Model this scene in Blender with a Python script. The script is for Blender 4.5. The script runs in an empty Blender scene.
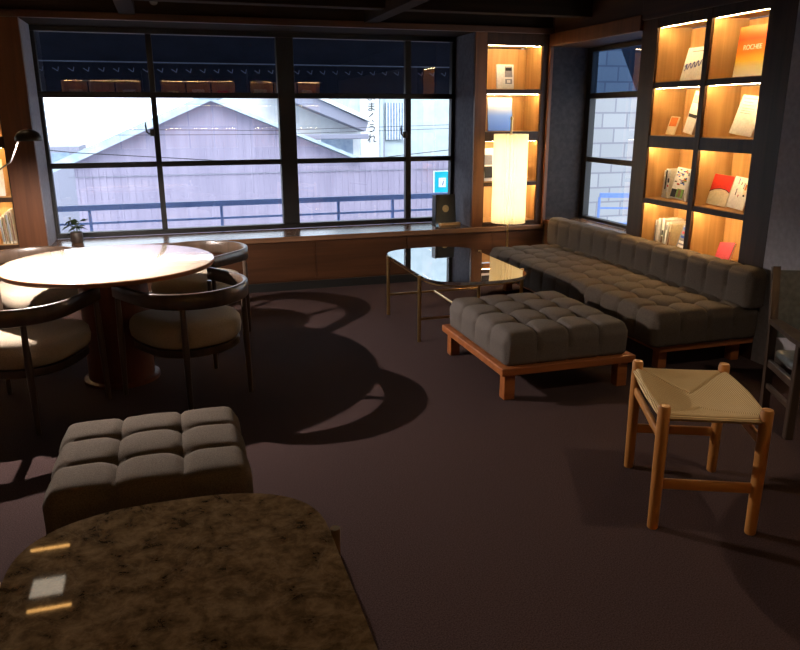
import bpy, bmesh, math, random
from mathutils import Vector, Matrix
R = math.radians
C = bpy.context.scene.collection
sc = bpy.context.scene
random.seed(7)

# ------------------------------------------------------------------ materials
def N(nt, kind, **kw):
    n = nt.nodes.new(kind)
    for k, v in kw.items():
        if hasattr(n, k) and k not in ('inputs',):
            try:
                setattr(n, k, v); continue
            except Exception:
                pass
        n.inputs[k].default_value = v
    return n

def rgba(c): return (c[0], c[1], c[2], 1)

def noise_mat(name, c1, c2, scale=(8, 8, 8), detail=6, rough=.5, spec=.4, bump=0, bscale=None, metal=0, coat=0, lo=.35, hi=.65, dist=0):
    m = bpy.data.materials.new(name); m.use_nodes = True
    nt = m.node_tree; b = nt.nodes['Principled BSDF']
    tc = N(nt, 'ShaderNodeTexCoord'); mp = N(nt, 'ShaderNodeMapping'); mp.inputs['Scale'].default_value = scale
    nt.links.new(tc.outputs['Object'], mp.inputs['Vector'])
    nz = N(nt, 'ShaderNodeTexNoise'); nz.inputs['Scale'].default_value = 1; nz.inputs['Detail'].default_value = detail
    nz.inputs['Distortion'].default_value = dist
    nt.links.new(mp.outputs[0], nz.inputs['Vector'])
    rp = N(nt, 'ShaderNodeValToRGB'); e = rp.color_ramp.elements
    e[0].position = lo; e[1].position = hi; e[0].color = rgba(c1); e[1].color = rgba(c2)
    nt.links.new(nz.outputs[0], rp.inputs[0]); nt.links.new(rp.outputs[0], b.inputs['Base Color'])
    b.inputs['Roughness'].default_value = rough; b.inputs['Specular IOR Level'].default_value = spec
    b.inputs['Metallic'].default_value = metal; b.inputs['Coat Weight'].default_value = coat
    if bump:
        src = nz
        if bscale:
            src = N(nt, 'ShaderNodeTexNoise'); src.inputs['Scale'].default_value = bscale; src.inputs['Detail'].default_value = 3
            nt.links.new(tc.outputs['Object'], src.inputs['Vector'])
        bp = N(nt, 'ShaderNodeBump'); bp.inputs['Strength'].default_value = bump; bp.inputs['Distance'].default_value = .01
        nt.links.new(src.outputs[0], bp.inputs['Height']); nt.links.new(bp.outputs[0], b.inputs['Normal'])
    return m

def wood(name, c1, c2, axis='z', rough=.4, spec=.4, fine=1.0, coat=0):
    s = {'x': (1.2, 22, 22), 'y': (22, 1.2, 22), 'z': (22, 22, 1.2)}[axis]
    return noise_mat(name, c1, c2, tuple(v*fine for v in s), 7, rough, spec, bump=.08, coat=coat, dist=.6, lo=.3, hi=.7)

def plain(name, c, rough=.5, spec=.4, metal=0):
    k = .86
    return noise_mat(name, (c[0]*k, c[1]*k, c[2]*k), c, (60, 60, 60), 4, rough, spec, metal=metal)

def emit(name, c, s, diff=None):
    m = bpy.data.materials.new(name); m.use_nodes = True
    b = m.node_tree.nodes['Principled BSDF']
    b.inputs['Base Color'].default_value = rgba(diff or c)
    b.inputs['Emission Color'].default_value = rgba(c); b.inputs['Emission Strength'].default_value = s
    return m

def grad_mat(name, stops, lo, hi, axis=2, rough=.4):
    """vertical printed gradient over object coordinate lo..hi"""
    m = bpy.data.materials.new(name); m.use_nodes = True
    nt = m.node_tree; b = nt.nodes['Principled BSDF']; b.inputs['Roughness'].default_value = rough
    tc = N(nt, 'ShaderNodeTexCoord'); sx = N(nt, 'ShaderNodeSeparateXYZ'); nt.links.new(tc.outputs['Object'], sx.inputs[0])
    mr = N(nt, 'ShaderNodeMapRange'); mr.inputs[1].default_value = lo; mr.inputs[2].default_value = hi
    nt.links.new(sx.outputs[axis], mr.inputs[0])
    rp = N(nt, 'ShaderNodeValToRGB'); e = rp.color_ramp.elements
    e[0].position = stops[0][0]; e[0].color = rgba(stops[0][1]); e[1].position = stops[-1][0]; e[1].color = rgba(stops[-1][1])
    for p, c in stops[1:-1]:
        q = e.new(p); q.color = rgba(c)
    nt.links.new(mr.outputs[0], rp.inputs[0]); nt.links.new(rp.outputs[0], b.inputs['Base Color'])
    return m

def glass_pane(name, tint=(.95, .97, 1), ior=1.6, extra=0.0, rough=0.0):
    m = bpy.data.materials.new(name); m.use_nodes = True; nt = m.node_tree
    nt.nodes.remove(nt.nodes['Principled BSDF']); out = nt.nodes['Material Output']
    t = N(nt, 'ShaderNodeBsdfTransparent'); t.inputs[0].default_value = rgba(tint)
    g = N(nt, 'ShaderNodeBsdfGlossy'); g.inputs['Roughness'].default_value = rough
    fr = N(nt, 'ShaderNodeFresnel'); ge = N(nt, 'ShaderNodeNewGeometry'); mi = N(nt, 'ShaderNodeMix'); mi.inputs[2].default_value = ior; mi.inputs[3].default_value = 1/ior
    nt.links.new(ge.outputs['Backfacing'], mi.inputs[0]); nt.links.new(mi.outputs[0], fr.inputs[0])
    ad = N(nt, 'ShaderNodeMath', operation='ADD'); ad.inputs[1].default_value = extra
    nt.links.new(fr.outputs[0], ad.inputs[0])
    mx = N(nt, 'ShaderNodeMixShader'); nt.links.new(ad.outputs[0], mx.inputs[0]); nt.links.new(t.outputs[0], mx.inputs[1]); nt.links.new(g.outputs[0], mx.inputs[2])
    nt.links.new(mx.outputs[0], out.inputs[0])
    return m

def fabric(name, c1, c2, s=260):
    return noise_mat(name, c1, c2, (s, s, s), 3, .95, .15, bump=.25, bscale=s*1.6, lo=.3, hi=.7)

def marble(name):
    m = bpy.data.materials.new(name); m.use_nodes = True
    nt = m.node_tree; b = nt.nodes['Principled BSDF']
    tc = N(nt, 'ShaderNodeTexCoord')
    n1 = N(nt, 'ShaderNodeTexNoise'); n1.inputs['Scale'].default_value = 21; n1.inputs['Detail'].default_value = 9; n1.inputs['Roughness'].default_value = .68; n1.inputs['Distortion'].default_value = .3
    n2 = N(nt, 'ShaderNodeTexNoise'); n2.inputs['Scale'].default_value = 4; n2.inputs['Detail'].default_value = 10; n2.inputs['Roughness'].default_value = .6; n2.inputs['Distortion'].default_value = 1.2
    for n in (n1, n2): nt.links.new(tc.outputs['Object'], n.inputs['Vector'])
    r1 = N(nt, 'ShaderNodeValToRGB'); e = r1.color_ramp.elements
    e[0].position = .33; e[0].color = (.034, .019, .008, 1); e[1].position = .70; e[1].color = (.20, .135, .07, 1)
    q = e.new(.52); q.color = (.112, .071, .034, 1)
    nt.links.new(n1.outputs[0], r1.inputs[0])
    r2 = N(nt, 'ShaderNodeValToRGB'); e = r2.color_ramp.elements
    e[0].position = .492; e[0].color = (0, 0, 0, 1); e[1].position = .512; e[1].color = (0, 0, 0, 1); q = e.new(.502); q.color = (.22, .22, .22, 1)
    nt.links.new(n2.outputs[0], r2.inputs[0])
    mx = N(nt, 'ShaderNodeMix', data_type='RGBA'); nt.links.new(r2.outputs[0], mx.inputs[0]); nt.links.new(r1.outputs[0], mx.inputs[6]); mx.inputs[7].default_value = (.25, .19, .12, 1)
    nt.links.new(mx.outputs[2], b.inputs['Base Color'])
    b.inputs['Roughness'].default_value = .035; b.inputs['Specular IOR Level'].default_value = .6
    return m

def block_mat(name):
    m = bpy.data.materials.new(name); m.use_nodes = True
    nt = m.node_tree; b = nt.nodes['Principled BSDF']; b.inputs['Roughness'].default_value = .9
    tc = N(nt, 'ShaderNodeTexCoord'); sp = N(nt, 'ShaderNodeSeparateXYZ'); cb = N(nt, 'ShaderNodeCombineXYZ')
    nt.links.new(tc.outputs['Object'], sp.inputs[0]); nt.links.new(sp.outputs[0], cb.inputs[0]); nt.links.new(sp.outputs[2], cb.inputs[1])
    br = N(nt, 'ShaderNodeTexBrick'); br.inputs['Scale'].default_value = 1
    br.inputs['Brick Width'].default_value = .36; br.inputs['Row Height'].default_value = .19; br.inputs['Mortar Size'].default_value = .012
    br.inputs['Color1'].default_value = (.19, .195, .205, 1); br.inputs['Color2'].default_value = (.22, .225, .235, 1); br.inputs['Mortar'].default_value = (.135, .135, .16, 1)
    nt.links.new(cb.outputs[0], br.inputs['Vector']); nt.links.new(br.outputs[0], b.inputs['Base Color'])
    return m

def corrugated(name, c1, c2):
    m = noise_mat(name, c1, c2, (5, 5, .7), 6, .7, .2)
    return m

def cord_mat(name, axis):
    m = bpy.data.materials.new(name); m.use_nodes = True
    nt = m.node_tree; b = nt.nodes['Principled BSDF']; b.inputs['Roughness'].default_value = .75; b.inputs['Specular IOR Level'].default_value = .2
    tc = N(nt, 'ShaderNodeTexCoord')
    wv = N(nt, 'ShaderNodeTexWave', wave_type='BANDS', bands_direction=axis); wv.inputs['Scale'].default_value = 55; wv.inputs['Distortion'].default_value = .5
    nt.links.new(tc.outputs['Object'], wv.inputs['Vector'])
    nz = N(nt, 'ShaderNodeTexNoise'); nz.inputs['Scale'].default_value = 90
    nt.links.new(tc.outputs['Object'], nz.inputs['Vector'])
    rp = N(nt, 'ShaderNodeValToRGB'); e = rp.color_ramp.elements
    e[0].position = .1; e[0].color = (.30, .19, .075, 1); e[1].position = .7; e[1].color = (.62, .45, .23, 1)
    nt.links.new(wv.outputs[1], rp.inputs[0]); nt.links.new(rp.outputs[0], b.inputs['Base Color'])
    bp = N(nt, 'ShaderNodeBump'); bp.inputs['Strength'].default_value = .6; bp.inputs['Distance'].default_value = .004
    nt.links.new(wv.outputs[1], bp.inputs['Height']); nt.links.new(bp.outputs[0], b.inputs['Normal'])
    return m

M = {}
M['carpet'] = noise_mat('carpet', (.034, .0208, .0205), (.074, .047, .0455), (210, 210, 210), 3, 1, .05, bump=.5, bscale=330)
M['walnut'] = wood('walnut_panel', (.024, .010, .0045), (.052, .022, .009), 'z', .5, .25)
M['walnut_x'] = wood('walnut_horizontal', (.032, .0115, .0045), (.064, .024, .009), 'x', .45, .3)
M['walnut_y'] = wood('walnut_lengthwise', (.024, .010, .0045), (.052, .022, .009), 'y', .5, .25)
M['sill'] = wood('sill_wood', (.11, .055, .03), (.17, .09, .05), 'x', .22, .55)
M['post'] = wood('post_wood', (.075, .026, .009), (.125, .044, .015), 'z', .45, .3)
M['niche'] = wood('niche_oak', (.40, .225, .085), (.55, .33, .135), 'z', .5, .3)
M['ceil'] = wood('ceiling_wood', (.012, .007, .004), (.020, .012, .007), 'x', .9, .05)
M['plaster'] = noise_mat('grey_plaster', (.27, .25, .27), (.32, .30, .32), (30, 30, 30), 5, .9, .2)
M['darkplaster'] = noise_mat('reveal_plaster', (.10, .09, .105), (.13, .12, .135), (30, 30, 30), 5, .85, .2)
M['bronze'] = plain('bronze_window_frame', (.010, .009, .009), .5, .3)
M['glass'] = glass_pane('window_glass', ior=1.6, extra=.11)
M['navy'] = noise_mat('awning_cloth', (.0025, .004, .010), (.0045, .0065, .015), (6, 6, 6), 4, .9, .1)
M['fabric_grey'] = fabric('sofa_wool', (.056, .044, .035), (.104, .084, .067))
M['fabric_taupe'] = fabric('ottoman_wool', (.085, .066, .050), (.155, .122, .094))
M['fabric_big'] = fabric('large_ottoman_wool', (.074, .063, .057), (.135, .115, .104))
M['fabric_seat'] = fabric('chair_wool', (.25, .205, .155), (.38, .315, .24))
M['cherry'] = wood('cherry_frame', (.21, .062, .018), (.34, .115, .035), 'x', .35, .45)
M['table_wood'] = wood('table_wood', (.66, .54, .42), (.74, .63, .51), 'x', .14, .7, .6, coat=1)
M['table_edge'] = wood('table_edge_wood', (.20, .075, .025), (.30, .12, .045), 'x', .3, .5)
M['drum'] = wood('drum_wood', (.07, .019, .008), (.115, .032, .012), 'z', .5, .3)
M['chair_wood'] = wood('smoked_oak', (.035, .022, .015), (.075, .05, .036), 'z', .32, .5)
M['oak'] = wood('pale_oak', (.33, .135, .032), (.46, .20, .052), 'z', .4, .4)
M['oak_x'] = wood('pale_oak_rail', (.33, .135, .032), (.46, .20, .052), 'x', .4, .4)
M['cord_x'] = cord_mat('paper_cord_across', 'Y')
M['cord_y'] = cord_mat('paper_cord_along', 'X')
M['brass'] = plain('dull_brass', (.62, .42, .18), .3, .5, 1)
M['marble'] = marble('brown_marble')
M['smoked'] = plain('smoked_glass_top', (.016, .014, .014), .015, 1.0)
M['black'] = plain('black_metal', (.012, .012, .012), .35, .5)
M['smoked'].node_tree.nodes['Principled BSDF'].inputs['IOR'].default_value = 3.4
M['strip'] = emit('warm_light_strip', (1, .66, .30), 200)
M['strip_rear'] = emit('rear_light_strip', (1, .58, .22), 100)
M['white'] = plain('white_paper', (.78, .76, .72), .6, .3)
M['cream'] = plain('cream_paper', (.74, .66, .48), .6, .3)
M['ink'] = plain('black_ink', (.012, .012, .014), .6, .3)
M['blueink'] = plain('blue_ink', (.02, .035, .30), .6, .3)
M['red'] = plain('red_print', (.60, .035, .02), .45, .4)
M['pink'] = plain('pink_print', (.62, .07, .09), .5, .4)
M['orange'] = plain('orange_print', (.62, .17, .03), .5, .4)
M['blue'] = plain('blue_print', (.03, .09, .45), .45, .4)
M['greenp'] = plain('green_print', (.16, .3, .05), .5, .4)
M['brownp'] = plain('brown_print', (.20, .10, .05), .5, .4)
M['greyp'] = plain('grey_print', (.25, .25, .27), .5, .4)
M['leather'] = noise_mat('grey_leather', (.06, .064, .062), (.095, .10, .097), (40, 40, 40), 5, .5, .4, bump=.05)
M['steel'] = plain('blue_painted_steel', (.10, .17, .40), .5, .4)
M['corr'] = corrugated('corrugated_sheet', (.26, .235, .32), (.31, .28, .37))
M['rooftile'] = noise_mat('roof_edge_tiles', (.28, .36, .42), (.42, .50, .56), (5, 5, 5), 4, .7, .3)
M['whitewall'] = noise_mat('white_render', (.62, .65, .66), (.68, .71, .72), (6, 6, 6), 4, .9, .2)
M['creamwall'] = noise_mat('pale_render', (.36, .43, .46), (.42, .49, .52), (4, 4, 4), 4, .9, .2)
M['eave'] = plain('grey_eave', (.25, .255, .32), .8, .2)
M['winblue'] = noise_mat('far_window', (.16, .23, .34), (.25, .33, .42), (9, 9, 9), 4, .3, .5)
M['block'] = block_mat('painted_block')
M['ground'] = noise_mat('street_ground', (.18, .18, .19), (.25, .25, .26), (3, 3, 3), 4, .9, .2)
M['cyan'] = emit('cyan_panel', (.0, .55, .75), .55, (.0, .5, .65))
M['cyanwhite'] = emit('panel_white', (.9, .97, 1), .6, (.8, .85, .9))
M['slate'] = plain('slate_card', (.062, .066, .060), .6, .3)
M['gold'] = plain('gold_foil', (.62, .5, .26), .35, .5)
M['potclay'] = noise_mat('dark_pot', (.025, .016, .012), (.05, .032, .024), (25, 25, 25), 4, .5, .4)
M['leaf'] = plain('dark_leaf', (.03, .05, .02), .5, .4)
M['diffuser'] = emit('lamp_diffuser', (1, .86, .66), 12)
M['wire'] = plain('cable', (.02, .02, .025), .6, .2)
M['lacing'] = plain('awning_rope', (.09, .11, .17), .7, .2)
M['case'] = wood('bookcase_walnut', (.020, .0085, .0035), (.042, .018, .0075), 'z', .5, .2)
M['darkroof'] = plain('dark_roof', (.02, .022, .03), .8, .2)
M['ceilspot'] = plain('grey_fitting', (.10, .095, .095), .4, .4)
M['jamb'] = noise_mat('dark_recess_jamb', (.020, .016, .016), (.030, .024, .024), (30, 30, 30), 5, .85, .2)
M['bluish'] = glass_pane('bluish_upper_glass', tint=(.10, .16, .27), ior=1.6, extra=.03)  # upper pane of the side window, darker and bluer than the lower

# ------------------------------------------------------------------ mesh helpers
class MB:
    def __init__(s): s.bm = bmesh.new()
    def box(s, lo, hi, rz=0, bev=0, seg=2, rot=None, piv=None):
        lo = Vector(lo); hi = Vector(hi); c = (lo+hi)/2; d = hi-lo
        r = bmesh.ops.create_cube(s.bm, size=1)
        vs = r['verts']
        bmesh.ops.scale(s.bm, vec=d, verts=vs)
        if bev:
            es = list({e for v in vs for e in v.link_edges})
            rr = bmesh.ops.bevel(s.bm, geom=es, offset=min(bev, min(d)*.45), segments=seg, profile=.5, affect='EDGES')
            vs = list({v for f in rr['faces'] for v in f.verts} | {v for v in vs if v.is_valid})
        m = Matrix.Translation(c)
        if rz: m = m @ Matrix.Rotation(rz, 4, 'Z')
        bmesh.ops.transform(s.bm, matrix=m, verts=vs)
        if rot is not None:
            p = Vector(piv if piv else c)
            bmesh.ops.transform(s.bm, matrix=Matrix.Translation(p) @ rot @ Matrix.Translation(-p), verts=vs)
        return s
    def tube(s, p0, p1, r0, r1=None, n=16, cap=True):
        r1 = r0 if r1 is None else r1
        p0 = Vector(p0); p1 = Vector(p1); ax = (p1-p0).normalized()
        u = ax.orthogonal().normalized(); v = ax.cross(u)
        a = [s.bm.verts.new(p0+r0*(math.cos(t)*u+math.sin(t)*v)) for t in [2*math.pi*i/n for i in range(n)]]
        b = [s.bm.verts.new(p1+r1*(math.cos(t)*u+math.sin(t)*v)) for t in [2*math.pi*i/n for i in range(n)]]
        for i in range(n): s.bm.faces.new((a[i], a[(i+1) % n], b[(i+1) % n], b[i]))
        if cap: s.bm.faces.new(a[::-1]); s.bm.faces.new(b)
        return s
    def poly_tube(s, pts, r, n=8):
        pts = [Vector(p) for p in pts]; rings = []
        for i, p in enumerate(pts):
            t = (pts[min(i+1, len(pts)-1)]-pts[max(i-1, 0)]).normalized()
            u = t.cross(Vector((0, 0, 1)));
            if u.length < 1e-4: u = Vector((1, 0, 0))
            u.normalize(); v = t.cross(u)
            rings.append([s.bm.verts.new(p+r*(math.cos(a)*u+math.sin(a)*v)) for a in [2*math.pi*k/n for k in range(n)]])
        for a, b in zip(rings, rings[1:]):
            for k in range(n): s.bm.faces.new((a[k], a[(k+1) % n], b[(k+1) % n], b[k]))
        s.bm.faces.new(rings[0][::-1]); s.bm.faces.new(rings[-1])
        return s
    def lathe(s, prof, n=48, c=(0, 0, 0), fn=None):
        """prof: [(r,z)...] bottom to top; fn(angle)->radius factor (x,y)"""
        rings = []; c = Vector(c)
        for r, z in prof:
            if r < 1e-6: rings.append([s.bm.verts.new(c+Vector((0, 0, z)))]); continue
            ring = []
            for k in range(n):
                a = 2*math.pi*k/n; f = fn(a) if fn else (1, 1)
                ring.append(s.bm.verts.new(c+Vector((r*math.cos(a)*f[0], r*math.sin(a)*f[1], z))))
            rings.append(ring)
        for a, b in zip(rings, rings[1:]):
            for k in range(n):
                if len(a) == 1 and len(b) == 1: continue
                if len(a) == 1: s.bm.faces.new((a[0], b[(k+1) % n], b[k]))
                elif len(b) == 1: s.bm.faces.new((a[k], a[(k+1) % n], b[0]))
                else: s.bm.faces.new((a[k], a[(k+1) % n], b[(k+1) % n], b[k]))
        return s
    def prism(s, pts, z0, z1, axis='z'):
        """extrude a 2-D polygon; axis gives extrusion direction"""
        def P(a, b, h): return {'z': (a, b, h), 'y': (a, h, b), 'x': (h, a, b)}[axis]
        lo = [s.bm.verts.new(P(a, b, z0)) for a, b in pts]; hi = [s.bm.verts.new(P(a, b, z1)) for a, b in pts]
        n = len(pts)
        s.bm.faces.new(lo[::-1]); s.bm.faces.new(hi)
        for i in range(n): s.bm.faces.new((lo[i], lo[(i+1) % n], hi[(i+1) % n], hi[i]))
        return s
    def quad(s, *p):
        s.bm.faces.new([s.bm.verts.new(q) for q in p]); return s
    def band(s, path, h0, h1, th, taper=None):
        """vertical band along a plan path [(x,y)], thickness th, z from h0 to h1"""
        n = len(path); rings = []
        for i, (x, y) in enumerate(path):
            a = Vector(path[max(i-1, 0)]); b = Vector(path[min(i+1, n-1)]); t = (b-a).normalized(); nn = Vector((t.y, -t.x))
            k = taper(i/(n-1)) if taper else (0, 0)
            z0 = h0+k[0]; z1 = h1+k[1]; o = nn*th/2; e = .005
            sec = [(-1, z0+e), (-1, z1-e), (-.6, z1), (.6, z1), (1, z1-e), (1, z0+e), (.6, z0), (-.6, z0)]
            rings.append([s.bm.verts.new((x+o.x*q, y+o.y*q, z)) for q, z in sec])
        m = len(rings[0])
        for a, b in zip(rings, rings[1:]):
            for k in range(m): s.bm.faces.new((a[k], a[(k+1) % m], b[(k+1) % m], b[k]))
        s.bm.faces.new(rings[0]); s.bm.faces.new(rings[-1][::-1])
        return s
    def build(s, name, mat, parent=None, smooth=False, ang=40, mats=None):
        bmesh.ops.recalc_face_normals(s.bm, faces=s.bm.faces[:])
        me = bpy.data.meshes.new(name)
        if smooth:
            for f in s.bm.faces: f.smooth = True
            for e in s.bm.edges:
                if len(e.link_faces) == 2 and e.calc_face_angle(0) > R(ang): e.smooth = False
        s.bm.to_mesh(me); s.bm.free()
        me.materials.append(mat)
        for x in (mats or []): me.materials.append(x)
        o = bpy.data.objects.new(name, me); C.objects.link(o)
        if parent is not None: o.parent = parent
        return o

def tag(o, label, cat, group=None, kind=None):
    if label: o['label'] = label
    if cat: o['category'] = cat
    if group: o['group'] = group
    if kind: o['kind'] = kind
    return o
def thing(name, label, cat, loc=(0, 0, 0), rz=0, group=None):
    o = bpy.data.objects.new(name, None); C.objects.link(o); o.empty_display_size = .1
    o.location = loc; o.rotation_euler = (0, 0, rz)
    return tag(o, label, cat, group)
def struct(o, label=None, cat=None):
    o['kind'] = 'structure'
    if label: o['label'] = label
    if cat: o['category'] = cat
    return o
def dup(root, loc, rz, label, group=None):
    r = root.copy(); C.objects.link(r); r.location = loc; r.rotation_euler = (0, 0, rz); r['label'] = label
    if group: r['group'] = group
    for ch in list(root.children):
        c = ch.copy(); C.objects.link(c); c.parent = r
        for g in list(ch.children):
            d = g.copy(); C.objects.link(d); d.parent = c
    return r
def text_part(body, size, mat, parent, name='lettering', mtx=None, depth=.0008, align='CENTER', shear=0):
    cu = bpy.data.curves.new('lettering_curve', 'FONT'); cu.body = body; cu.size = size; cu.extrude = depth; cu.align_x = align; cu.align_y = 'CENTER'; cu.shear = shear
    tmp = bpy.data.objects.new('lettering_tmp', cu); C.objects.link(tmp)
    dg = bpy.context.evaluated_depsgraph_get(); me = bpy.data.meshes.new_from_object(tmp.evaluated_get(dg))
    bpy.data.objects.remove(tmp); bpy.data.curves.remove(cu)
    if mtx is not None: me.transform(mtx)
    me.materials.clear(); me.materials.append(mat)
    o = bpy.data.objects.new(name, me); C.objects.link(o)
    if parent is not None: o.parent = parent
    return o

# ------------------------------------------------------------------ room dimensions (metres)
XR, XL = 3.43, -3.2           # right and left wall faces
YB, YG, YREAR = 6.39, 6.90, -1.45   # panelling face, glass plane, wall behind the viewer
ZS, ZL, ZC = .48, 2.20, 2.46  # sill top, lintel underside, ceiling
WX0, WX1 = -.965, 2.68        # window opening
RY0, RY1 = 5.02, 6.35         # side-window recess along the right wall
XG2 = 3.83                    # side-window glass plane

struct(MB().box((XL-.2, YREAR-.2, -.12), (XG2+.03, 6.96, 0)).build('floor', M['carpet']), 'dark plum brown carpet covering the whole lounge floor', 'floor')
cl = struct(MB().box((XL-.2, YREAR-.2, ZC), (XG2+.03, 6.96, ZC+.12)).build('ceiling', M['ceil']), 'dark timber ceiling over the lounge', 'ceiling')
for i, x in enumerate((-2.1, -.2, 1.72)):
    MB().box((x-.06, YREAR, 2.24), (x+.06, YB-.02, ZC), bev=.005).build('ceiling_beam', M['ceil'], cl)
MB().box((XL, 5.72, 2.27), (XR, 5.84, ZC), bev=.005).build('ceiling_beam', M['ceil'], cl)
# wall under and around the main window
wb = struct(MB().box((XL, YB, 0), (XR+.02, YG+.06, ZS-.045)).build('wall_back', M['walnut_x']), 'dark walnut panelled wall below the long window', 'wall')
for x in (-2.2, -1.35, -.5, .35, 1.2, 2.05, 2.9):
    MB().box((x, YB-.006, .085), (x+.838, YB+.002, ZS-.055), bev=.002).build('panel', M['walnut_x'], wb)
MB().box((XL, YB-.012, 0), (XR, YB+.002, .075), bev=.003).build('plinth', M['black'], wb)
MB().box((XL, YB, ZL), (XG2+.03, YG+.06, ZC)).build('lintel', M['ceil'], wb)
MB().box((XL, YB-.03, ZL+.0), (XR, YB+.002, ZL+.05), bev=.004).build('picture_rail', M['walnut_x'], wb)
struct(MB().box((-.965, YB-.025, ZS-.045), (XR-.005, YG-.045, ZS), bev=.005).build('trim_1', M['sill']), 'long wooden window sill counter under the main window', 'window sill')
# left post and right post between window and niches
struct(MB().box((-1.172, YB-.004, ZS-.04), (-.967, YG+.05, ZL)).build('trim_2', M['post']), 'reddish wooden post at the left edge of the long window', 'post')
t3 = struct(MB().box((2.685, YB-.004, ZS), (2.792, YG+.05, ZL)).build('trim_3', M['post']), 'wooden post between the long window and the lit corner niches', 'post')
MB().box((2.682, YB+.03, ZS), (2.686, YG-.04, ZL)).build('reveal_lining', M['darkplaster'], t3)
t2 = bpy.data.objects['trim_2']
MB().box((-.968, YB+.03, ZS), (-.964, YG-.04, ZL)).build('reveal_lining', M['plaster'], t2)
# other walls
struct(MB().box((XL-.15, YREAR-.1, 0), (XL, YG+.05, ZC)).build('wall_left', M['walnut']), 'dark timber wall on the left side', 'wall')
struct(MB().box((XL-.15, YREAR-.15, 0), (XG2+.03, YREAR, ZC)).build('wall_rear', M['walnut']), 'dark timber wall behind the viewer', 'wall')
wr = struct(MB().box((XR, YREAR, 0), (XG2+.03, 3.56, ZC)).build('wall_right', M['plaster']), 'grey plaster wall at the right of the bookcase', 'wall')
MB().box((XR, RY0, 0), (XG2+.03, RY1, ZS+.02)).build('recess_base', M['walnut_y'], wr)
MB().box((XR, RY0, 2.09), (XG2+.03, RY1, ZC)).build('recess_header', M['walnut_y'], wr)
MB().box((XR-.03, RY0-.02, 2.09), (XR, YB-.01, 2.20), bev=.004).build('header_board', M['post'], wr)
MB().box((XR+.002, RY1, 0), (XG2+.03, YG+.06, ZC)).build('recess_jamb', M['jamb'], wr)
MB().box((XR-.03, RY1+.0, ZS+.002), (XR+.002, YB-.006, 2.09), bev=.003).build('corner_strip', M['post'], wr)
MB().box((XR-.01, RY0, ZS+.02), (XG2-.03, RY1-.002, ZS+.05), bev=.004).build('recess_sill', M['sill'], wr)
MB().box((XR-.02, YREAR, 2.16), (XR, 5.0, ZC), bev=.003).build('cornice_board', M['walnut_y'], wr)

# ------------------------------------------------------------------ main window
w1 = struct(thing('window_1', None, None)); w1['label'] = 'long bronze framed window across the back wall'; w1['category'] = 'window'
def bar(lo, hi, mat='bronze', p=w1, name='window_frame', bev=.004): return MB().box(lo, hi, bev=bev).build(name, M[mat], p)
y0, y1 = YG-.04, YG+.03
bar((WX0, y0, ZS), (WX1, y1, .525)); bar((WX0, y0, 2.155), (WX1, y1, ZL))
bar((WX0, y0-.01, 1.645), (WX1, y1, 1.692), name='transom')
for a, b in ((WX0, .995), (1.14, WX1)):
    bar((a, y0+.012, 1.07), (b, y1-.01, 1.115), name='glazing_bar')
bar((WX0, y0, .525), (WX0+.03, y1, 2.155)); bar((WX1-.035, y0, .525), (WX1, y1, 2.155))
bar((.990, y0-.02, .525), (1.140, y1, 2.155), name='centre_post')
bar((-.092, y0+.004, .525), (-.045, y1-.006, 2.155), name='meeting_stile'); bar((2.185, y0+.004, .525), (2.24, y1-.006, 2.155), name='meeting_stile')
for x0, x1 in ((WX0+.03, -.07), (-.07, .99), (1.14, 2.21), (2.21, WX1-.035)):
    MB().quad((x0, YG, .52), (x1, YG, .52), (x1, YG, 1.65), (x0, YG, 1.65)).build('pane', M['glass'], w1)
    MB().quad((x0, YG, 1.69), (x1, YG, 1.69), (x1, YG, 2.16), (x0, YG, 2.16)).build('pane', M['glass'], w1)
for x, z in ((-.112, 1.36), (2.165, 1.32)):
    m = MB().box((x-.012, y0-.022, z-.03), (x+.03, y0+.006, z+.03), bev=.006)
    m.poly_tube([(x-.012, y0-.03, z-.01), (x-.035, y0-.04, z+.005), (x-.04, y0-.042, z+.06), (x-.038, y0-.042, z+.085)], .008)
    m.build('window_latch', M['black'], w1, True)
# side window
w2 = struct(thing('window_2', None, None)); w2['label'] = 'narrow side window in the recess left of the bookcase'; w2['category'] = 'window'
def bar2(lo, hi): return MB().box(lo, hi, bev=.004).build('window_frame', M['bronze'], w2)
xa, xb = XG2-.035, XG2+.03
bar2((xa, RY0, ZS+.05), (xb, RY1, .56)); bar2((xa, RY0, 2.05), (xb, RY1, 2.09))
bar2((xa, RY0, 1.64), (xb, RY1, 1.69)); bar2((xa+.01, RY0, 1.07), (xb-.01, RY1, 1.115))
bar2((xa, RY1-.07, .56), (xb, RY1, 2.05)); bar2((xa, RY0, .56), (xb, RY0+.07, 2.05))
MB().quad((XG2, RY0+.05, .55), (XG2, RY1-.05, .55), (XG2, RY1-.05, 1.66), (XG2, RY0+.05, 1.66)).build('pane', M['glass'], w2)
MB().quad((XG2, RY0+.05, 1.66), (XG2, RY1-.05, 1.66), (XG2, RY1-.05, 2.06), (XG2, RY0+.05, 2.06)).build('pane', M['bluish'], w2)['label'] = 'dark tinted upper pane'

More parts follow.
